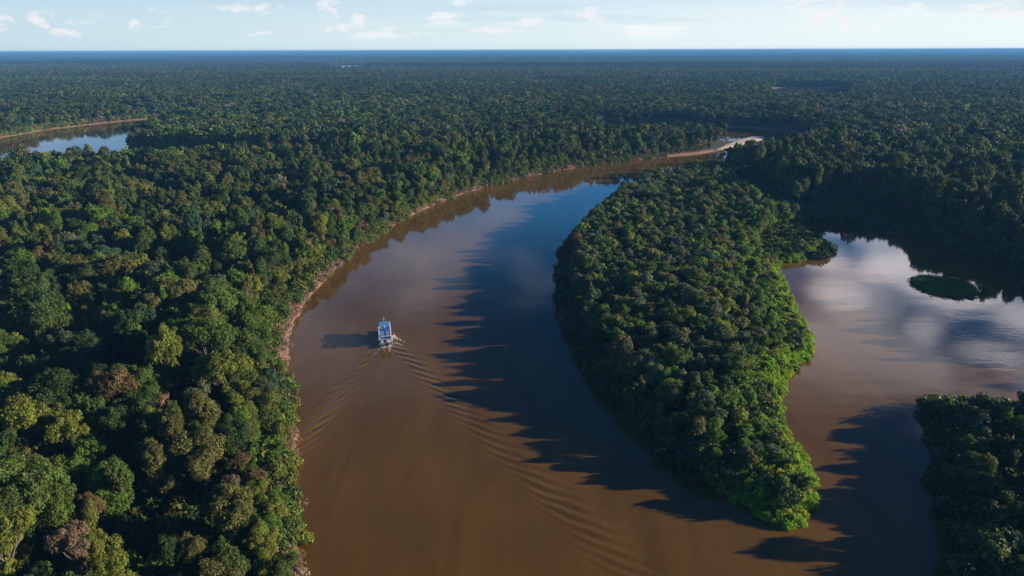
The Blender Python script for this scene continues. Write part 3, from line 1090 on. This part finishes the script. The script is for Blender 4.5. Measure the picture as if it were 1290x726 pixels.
# left bank: green scrub behind, dry brush on the bare bank
x, y = scatter(-130, 300, 60, 760, 2.0, .5)
d = land_distance(x, y)
lb = (d > -.6) & (d < 8) & (sdf(PENINSULA, x, y) < -4) & (sdf(ISLE_R, x, y) < -4) & (sdf(SAND_TIP, x, y) < -1) & (x < 20 + .35 * (y - 300) * (y > 300)) & (sdf(SWAMP, x, y) < -5)
bare = fbm(x / 16 + 5, y / 16, 3)
pxq, pyq, _ = proj(x, y, 0 * x)
open_bank = (pyq > 330) & (pyq < 470)
k = lb & np.where(open_bank, d > 4.6, (d > 3.0) | (bare < .5))
x2, y2 = scatter(-1000, -250, 760, 1300, 4.2, .5)
d2 = -sdf(WATER_B, x2, y2)
k2 = (d2 > 3.5) & (d2 < 16)
spread("bank_scrub", bushes, np.concatenate([x[k], x2[k2]]), np.concatenate([y[k], y2[k2]]), np.concatenate([np.full(k.sum(), 1.5), np.full(k2.sum(), 3.2)]), pickcol(k.sum() + k2.sum(), ['yellow-green', 'olive', 'bright green', 'mid green', 'yellow-green', 'bronze']),
       label="yellowish green scrub along the sunlit left bank")
k = lb & (d > .2) & (d < 6) & ((bare > .42) & (d < 4.5) | open_bank & (rng.random(len(x)) < .8))
spread("dry_brush", twigs, x[k], y[k], 1.15, pickcol(k.sum(), ['pale tan', 'pink-brown', 'pale tan', 'pale grey']) * 1.25,
       label="dry tan and pinkish brush on the bare left bank")

# shrubs under the trees
x, y = scatter(-260, 330, 60, 430, 4.0, .5)
d = land_distance(x, y)
k = (d > 3) & (np.hypot(x, y) < 430)
x, y = x[k], y[k]
spread("forest_understory", bushes, x, y, 1.9, pickcol(len(x), ['dark green', 'mid green', 'dark green', 'olive']),
       label="dark shrubs filling the gaps under the forest crowns")

# islet of water plants in the lagoon
r = np.random.default_rng(77)
ip = np.array(ISLET)
lo, hi = ip.min(0), ip.max(0)
cand = r.uniform(lo, hi, (6000, 2))
cand = cand[sdf(ISLET, cand[:, 0], cand[:, 1]) > .2][:900]
Vs, Fs, ts, o = [], [], [], 0
for i, c in enumerate(cand):
    v, f, t_, _ = bushes[i % 5]
    kq = r.choice(len(f), 46, replace=False)
    s = r.uniform(.7, 1.35)
    a = r.uniform(0, 6.28)
    vv = v[f[kq]].reshape(-1, 3) * s
    vv = np.column_stack([vv[:, 0] * math.cos(a) - vv[:, 1] * math.sin(a) + c[0], vv[:, 0] * math.sin(a) + vv[:, 1] * math.cos(a) + c[1], np.maximum(vv[:, 2], -.1)])
    Vs.append(vv)
    Fs.append(np.arange(len(vv)).reshape(-1, 4) + o)
    ts.append(t_[kq] * 1.0)
    o += len(vv)
islet = link("water_plant_islet", mesh_np("water_plant_islet", np.concatenate(Vs), np.concatenate(Fs), [m_leaf], attrs={'tint': ('FLOAT', 'FACE', np.concatenate(ts))}))
islet.color = (0.12, 0.22, 0.045, 1)
islet.scale = (1, 1, .95)
tag(islet, "low dark green islet of water plants lying in the lagoon near the right shore", 'islet')

# ------------------------------------------------------------------ the river boat
def plain(name, col, rough=.5, bump=None, metal=0.0):
    m, g = new_mat(name)
    tcn = g.n('ShaderNodeTexCoord')
    nz = g.n('ShaderNodeTexNoise', Vector=tcn.outputs['Object'], Scale=1.3, Detail=5.0, Roughness=.65)
    dk = tuple(c * .78 for c in col) + (1,)
    p = g.n('ShaderNodeBsdfPrincipled', Base__Color=g.mix(g.ramp(nz.outputs[0], .3, .7), dk, (*col, 1)), Roughness=rough, Metallic=metal)
    g.n('ShaderNodeOutputMaterial', Surface=p)
    return m


m_white = plain("white_boat_paint", (.78, .78, .76), .45)
m_blue = plain("blue_boat_paint", (.035, .12, .42), .45)
m_cyan = plain("light_blue_roof_paint", (.07, .36, .62), .5)
m_pale = plain("pale_blue_roof_paint", (.17, .34, .62), .55)
m_dark = plain("dark_opening", (.015, .016, .02), .5)
m_glass = plain("cabin_glass", (.02, .03, .04), .08)
m_deck = plain("grey_deck", (.24, .25, .26), .7)
m_red = plain("red_cloth", (.55, .05, .06), .8)
m_skin = plain("skin", (.30, .17, .11), .6)
m_rub = plain("black_rubber", (.02, .02, .02), .7)

boat = bpy.data.objects.new("river_boat", None)
COL.objects.link(boat)
boat.location = BOAT
boat.rotation_euler = (0, 0, math.atan2(-HEAD.x, HEAD.y))
boat.scale = (.94, .98, .86)
tag(boat, "blue and white two-deck river boat heading up the brown river", 'boat')


def boxes(name, items, mat, parent, bevel=.03):
    """items: (x0,x1,y0,y1,z0,z1); several boxes become one mesh"""
    import bmesh
    bm = bmesh.new()
    for x0, x1, y0, y1, z0, z1 in items:
        m4 = Matrix.Translation(((x0 + x1) / 2, (y0 + y1) / 2, (z0 + z1) / 2)) @ Matrix.Diagonal((x1 - x0, y1 - y0, z1 - z0, 1))
        bmesh.ops.create_cube(bm, size=1, matrix=m4)
    if bevel:
        bmesh.ops.bevel(bm, geom=bm.edges[:], offset=bevel, segments=1, affect='EDGES')
    me = bpy.data.meshes.new(name)
    bm.to_mesh(me)
    bm.free()
    me.materials.append(mat)
    return link(name, me, parent)


def tubes(name, lines, rad, mat, parent, k=6):
    V, F = join_geo([tube(l, [rad] * len(l), k) for l in lines])
    return link(name, mesh_np(name, V, F, [mat], shade=True), parent)


# hull: lofted sections, y from stern (0) to bow (15.5)
secs = [(0.0, 2.1, 1.0, -.3), (1.5, 2.3, 1.0, -.5), (6, 2.4, 1.0, -.6), (10.5, 2.3, 1.05, -.6), (13, 1.65, 1.25, -.5), (14.8, .75, 1.5, -.3), (15.8, .06, 1.7, .1)]
V, F = [], []
for yy, hw, top, bot in secs:
    V += [(-hw, yy, top), (-hw * .97, yy, .45), (-hw * .78, yy, bot), (hw * .78, yy, bot), (hw * .97, yy, .45), (hw, yy, top)]
for i in range(len(secs) - 1):
    for j in range(5):
        F.append((i * 6 + j, i * 6 + j + 1, i * 6 + 7 + j, i * 6 + 6 + j))
F = [list(f) for f in F]
me = bpy.data.meshes.new("hull")
me.from_pydata(V, [], F + [[5, 4, 3, 2, 1, 0]])
me.materials.append(m_white)
hull = link("hull", me, boat)
SV, SF = [], []
for i, (yy, hw, top, bot) in enumerate(secs):
    for sx in (-1, 1):
        SV += [(sx * (hw + .02), yy, top - .12), (sx * (hw * .99 + .02), yy, top - .42)]
for i in range(len(secs) - 1):
    for s in (0, 2):
        SF.append((i * 4 + s, i * 4 + s + 1, i * 4 + 5 + s, i * 4 + 4 + s))
me = bpy.data.meshes.new("hull_stripe")
me.from_pydata(SV, [], SF)
me.materials.append(m_blue)
link("hull_stripe", me, hull)
me = bpy.data.meshes.new("main_deck")
dv = [(-hw + .06, yy, top - .08) for yy, hw, top, b in secs[:-1]] + [(hw - .06, yy, top - .08) for yy, hw, top, b in reversed(secs[:-1])]
me.from_pydata(dv, [], [list(range(len(dv)))])
me.materials.append(m_deck)
link("main_deck", me, boat)
cabin = boxes("cabin", [(-1.75, 1.75, 2.6, 12.2, .96, 2.95)], m_white, boat)
for sx in (-1, 1):
    for yy in (3.6, 5.5, 7.4, 9.3, 11.0):
        xw = sx * 1.76
        fr = boxes("window", [(xw - .03, xw + .03, yy - .55, yy + .55, 1.75, 2.6)], m_blue, cabin, .01)
        boxes("pane", [(xw + sx * .035 - .012, xw + sx * .035 + .012, yy - .46, yy + .46, 1.84, 2.51)], m_glass, fr, 0)
boxes("door", [(-.45, .45, 2.55, 2.62, 1.0, 2.75)], m_dark, cabin, .01)
boxes("upper_deck", [(-2.45, 2.45, .9, 13.4, 2.96, 3.12)], m_pale, boat)
for sx in (-1, 1):
    lines = []
    for zz in (3.45, 3.8, 4.12):
        lines.append([(sx * 2.38, 1.0, zz), (sx * 2.38, 13.3, zz)])
    for yy in np.linspace(1.0, 13.3, 12):
        lines.append([(sx * 2.38, yy, 3.1), (sx * 2.38, yy, 4.12)])
    tubes("railing", lines, .035, m_white, boat)
    boxes("side_panel", [(sx * 2.42 - .02, sx * 2.42 + .02, 2.0, 12.8, 3.13, 4.45)], m_white, boat, 0)
for sx in (-1, 1):
    for yy in (1.1, 4.3, 7.5, 10.4, 13.1):
        tubes("post", [[(sx * 2.2, yy, 3.1), (sx * 2.2, yy, 5.25)]], .06, m_white, boat)
boxes("light_blue_roof", [(-2.0, 2.05, 8.9, 13.7, 5.27, 5.4)], m_cyan, boat)
rf = boxes("blue_roof", [(-1.35, 1.75, 4.4, 8.86, 5.22, 5.35)], m_blue, boat)
boxes("skylight", [(-.3, .35, 8.0, 8.7, 5.36, 5.62)], m_white, rf)
boxes("roof_rail", [(1.95, 2.35, 1.0, 13.2, 5.24, 5.42), (-2.35, -2.05, 1.0, 6.2, 5.24, 5.38)], m_white, boat)
boxes("pale_roof", [(-2.03, -.45, .7, 4.36, 5.2, 5.32), (.5, 1.93, .7, 4.36, 5.2, 5.32), (-.44, .49, 2.6, 3.1, 5.2, 5.31)], m_pale, boat)
boxes("stern_canopy", [(-1.6, 2.2, .05, .66, 4.9, 5.0)], m_white, boat)
wh = boxes("wheelhouse", [(-1.3, 1.3, 10.6, 12.9, 3.13, 5.1)], m_white, boat)
boxes("windscreen", [(-1.15, 1.15, 12.91, 12.95, 4.0, 4.85)], m_glass, wh, 0)
mast = tubes("mast", [[(0, 13.5, 5.3), (0, 13.5, 7.2)], [(-.5, 13.5, 6.7), (.5, 13.5, 6.7)]], .05, m_white, boat)
boxes("mast_lamp", [(-.14, .14, 13.36, 13.64, 7.2, 7.5)], m_white, mast)
boxes("engine_box", [(-.1, 1.2, -.5, .8, .92, 1.7)], m_dark, boat)
boxes("outboard_leg", [(.4, .75, -.75, -.45, -.4, 1.3)], m_rub, boat)
aw = boxes("striped_awning", [(-2.5, -1.2, 7.0, 7.55, 5.44, 5.50), (-2.5, -1.2, 8.1, 8.65, 5.44, 5.50)], m_white, boat, 0)
boxes("red_stripe", [(-2.5, -1.2, 7.56, 8.09, 5.44, 5.50), (-2.5, -1.2, 8.66, 9.3, 5.44, 5.50)], m_red, aw, 0)


def ring(name, cx, cy, cz, R0, r0, mat, parent):
    pts = [(cx, cy + R0 * math.cos(a), cz + R0 * math.sin(a)) for a in np.linspace(0, 2 * math.pi, 15)]
    return tubes(name, [pts], r0, mat, parent)


for yy in (4.0, 8.2, 11.2):
    ring("life_ring", 2.5, yy, 3.45, .3, .09, m_red, boat)
for yy in (2.0, 7.0, 12.0):
    ring("tyre_fender", -2.5, yy, .8, .33, .12, m_rub, boat)
    ring("tyre_fender", 2.5, yy, .8, .33, .12, m_rub, boat)

# foam thrown up at the boat's side and along the first wake crests
m_foam, g = new_mat("white_foam")
geo = g.n('ShaderNodeNewGeometry')
gn = g.n('ShaderNodeTexNoise', Vector=geo.outputs['Position'], Scale=3.0, Detail=4.0)
gp = g.n('ShaderNodeBsdfPrincipled', Base__Color=g.mix(gn.outputs[0], (.55, .48, .40, 1), (.92, .90, .86, 1)), Roughness=.8)
g.n('ShaderNodeOutputMaterial', Surface=gp)


def foam(p, s_, t_):
    """boat coordinates to the water"""
    return BOAT.x + HEAD.x * s_ + SIDE.x * t_, BOAT.y + HEAD.y * s_ + SIDE.y * t_


fr = np.random.default_rng(5)
FV, FF = [], []
streams = [  # start (along, side), end, width, height, count
    ((10.5, 2.4), (6.5, 4.6), 1.0, .7, 120), ((8.0, 4.0), (3.5, 7.0), .35, .3, 50), ((3.5, 3.6), (0, 6.3), .35, .2, 34), ((9, 2.4), (0, 2.5), .35, .25, 50),
    ((0, -.8), (-3.5, -.3), .4, .2, 26), ((0, 1.4), (-4, 1.2), .4, .2, 28), ((0, -2.0), (-5.5, -4.2), .25, .15, 18), ((0, 0.3), (-5, 1.2), .4, .12, 16), ((10, -2.3), (4, -2.7), .3, .2, 24)]
for (a0, b0), (a1, b1), wd, hg, n_ in streams:
    for i in range(n_):
        t_ = fr.random() ** 1.2
        s_, l_ = a0 + (a1 - a0) * t_ + fr.normal(0, wd * .6), b0 + (b1 - b0) * t_ + fr.normal(0, wd * .45)
        px, py = foam(None, s_, l_)
        q = fr.uniform(.05, .20) * (1.15 - .6 * t_)
        zz = float(wake(np.array([px]), np.array([py]))[0])
        k0 = len(FV)
        m_ = 7
        FV.append((px, py, zz + .6 * hg * fr.random() * (1 - t_) + .07))
        for j in range(m_):
            a = j / m_ * 6.283
            rr_ = q * fr.uniform(.6, 1.5)
            FV.append((px + rr_ * math.cos(a), py + rr_ * math.sin(a), zz - .03))
        for j in range(m_):
            FF.append((k0, k0 + 1 + j, k0 + 1 + (j + 1) % m_))
fo = link("wake_foam", mesh_np("wake_foam", np.array(FV), np.array(FF), [m_foam], shade=True))
tag(fo, "white foam along the boat's side and behind its stern", kind='stuff')

# ------------------------------------------------------------------ haze
m_haze, g = new_mat("haze")
pv_ = g.n('ShaderNodeVolumePrincipled')
pv_.inputs['Color'].default_value = (0.15, 0.43, 0.86, 1)
pv_.inputs['Density'].default_value = 0.00009
pv_.inputs['Anisotropy'].default_value = 0.0
ho = g.n('ShaderNodeOutputMaterial')
g.t.links.new(pv_.outputs[0], ho.inputs['Volume'])
hx, hy0, hy1, hz0, hz1 = 33000, -3200, 33000, -3.6, 104.0
hv = [(sx * hx, yy, zz) for zz in (hz0, hz1) for yy in (hy0, hy1) for sx in (-1, 1)]
me = bpy.data.meshes.new("haze")
me.from_pydata(hv, [], [(0, 2, 3, 1), (4, 5, 7, 6), (0, 1, 5, 4), (2, 6, 7, 3), (0, 4, 6, 2), (1, 3, 7, 5)])
me.materials.append(m_haze)
tag(link("haze", me), kind='stuff')
for o_ in SC.objects:
    if len(str(o_.get("label", "")).split()) > 16:
        print("LONG", o_["label"])
print("trees", NT_, "rest", len(rest), "labels", len(used))
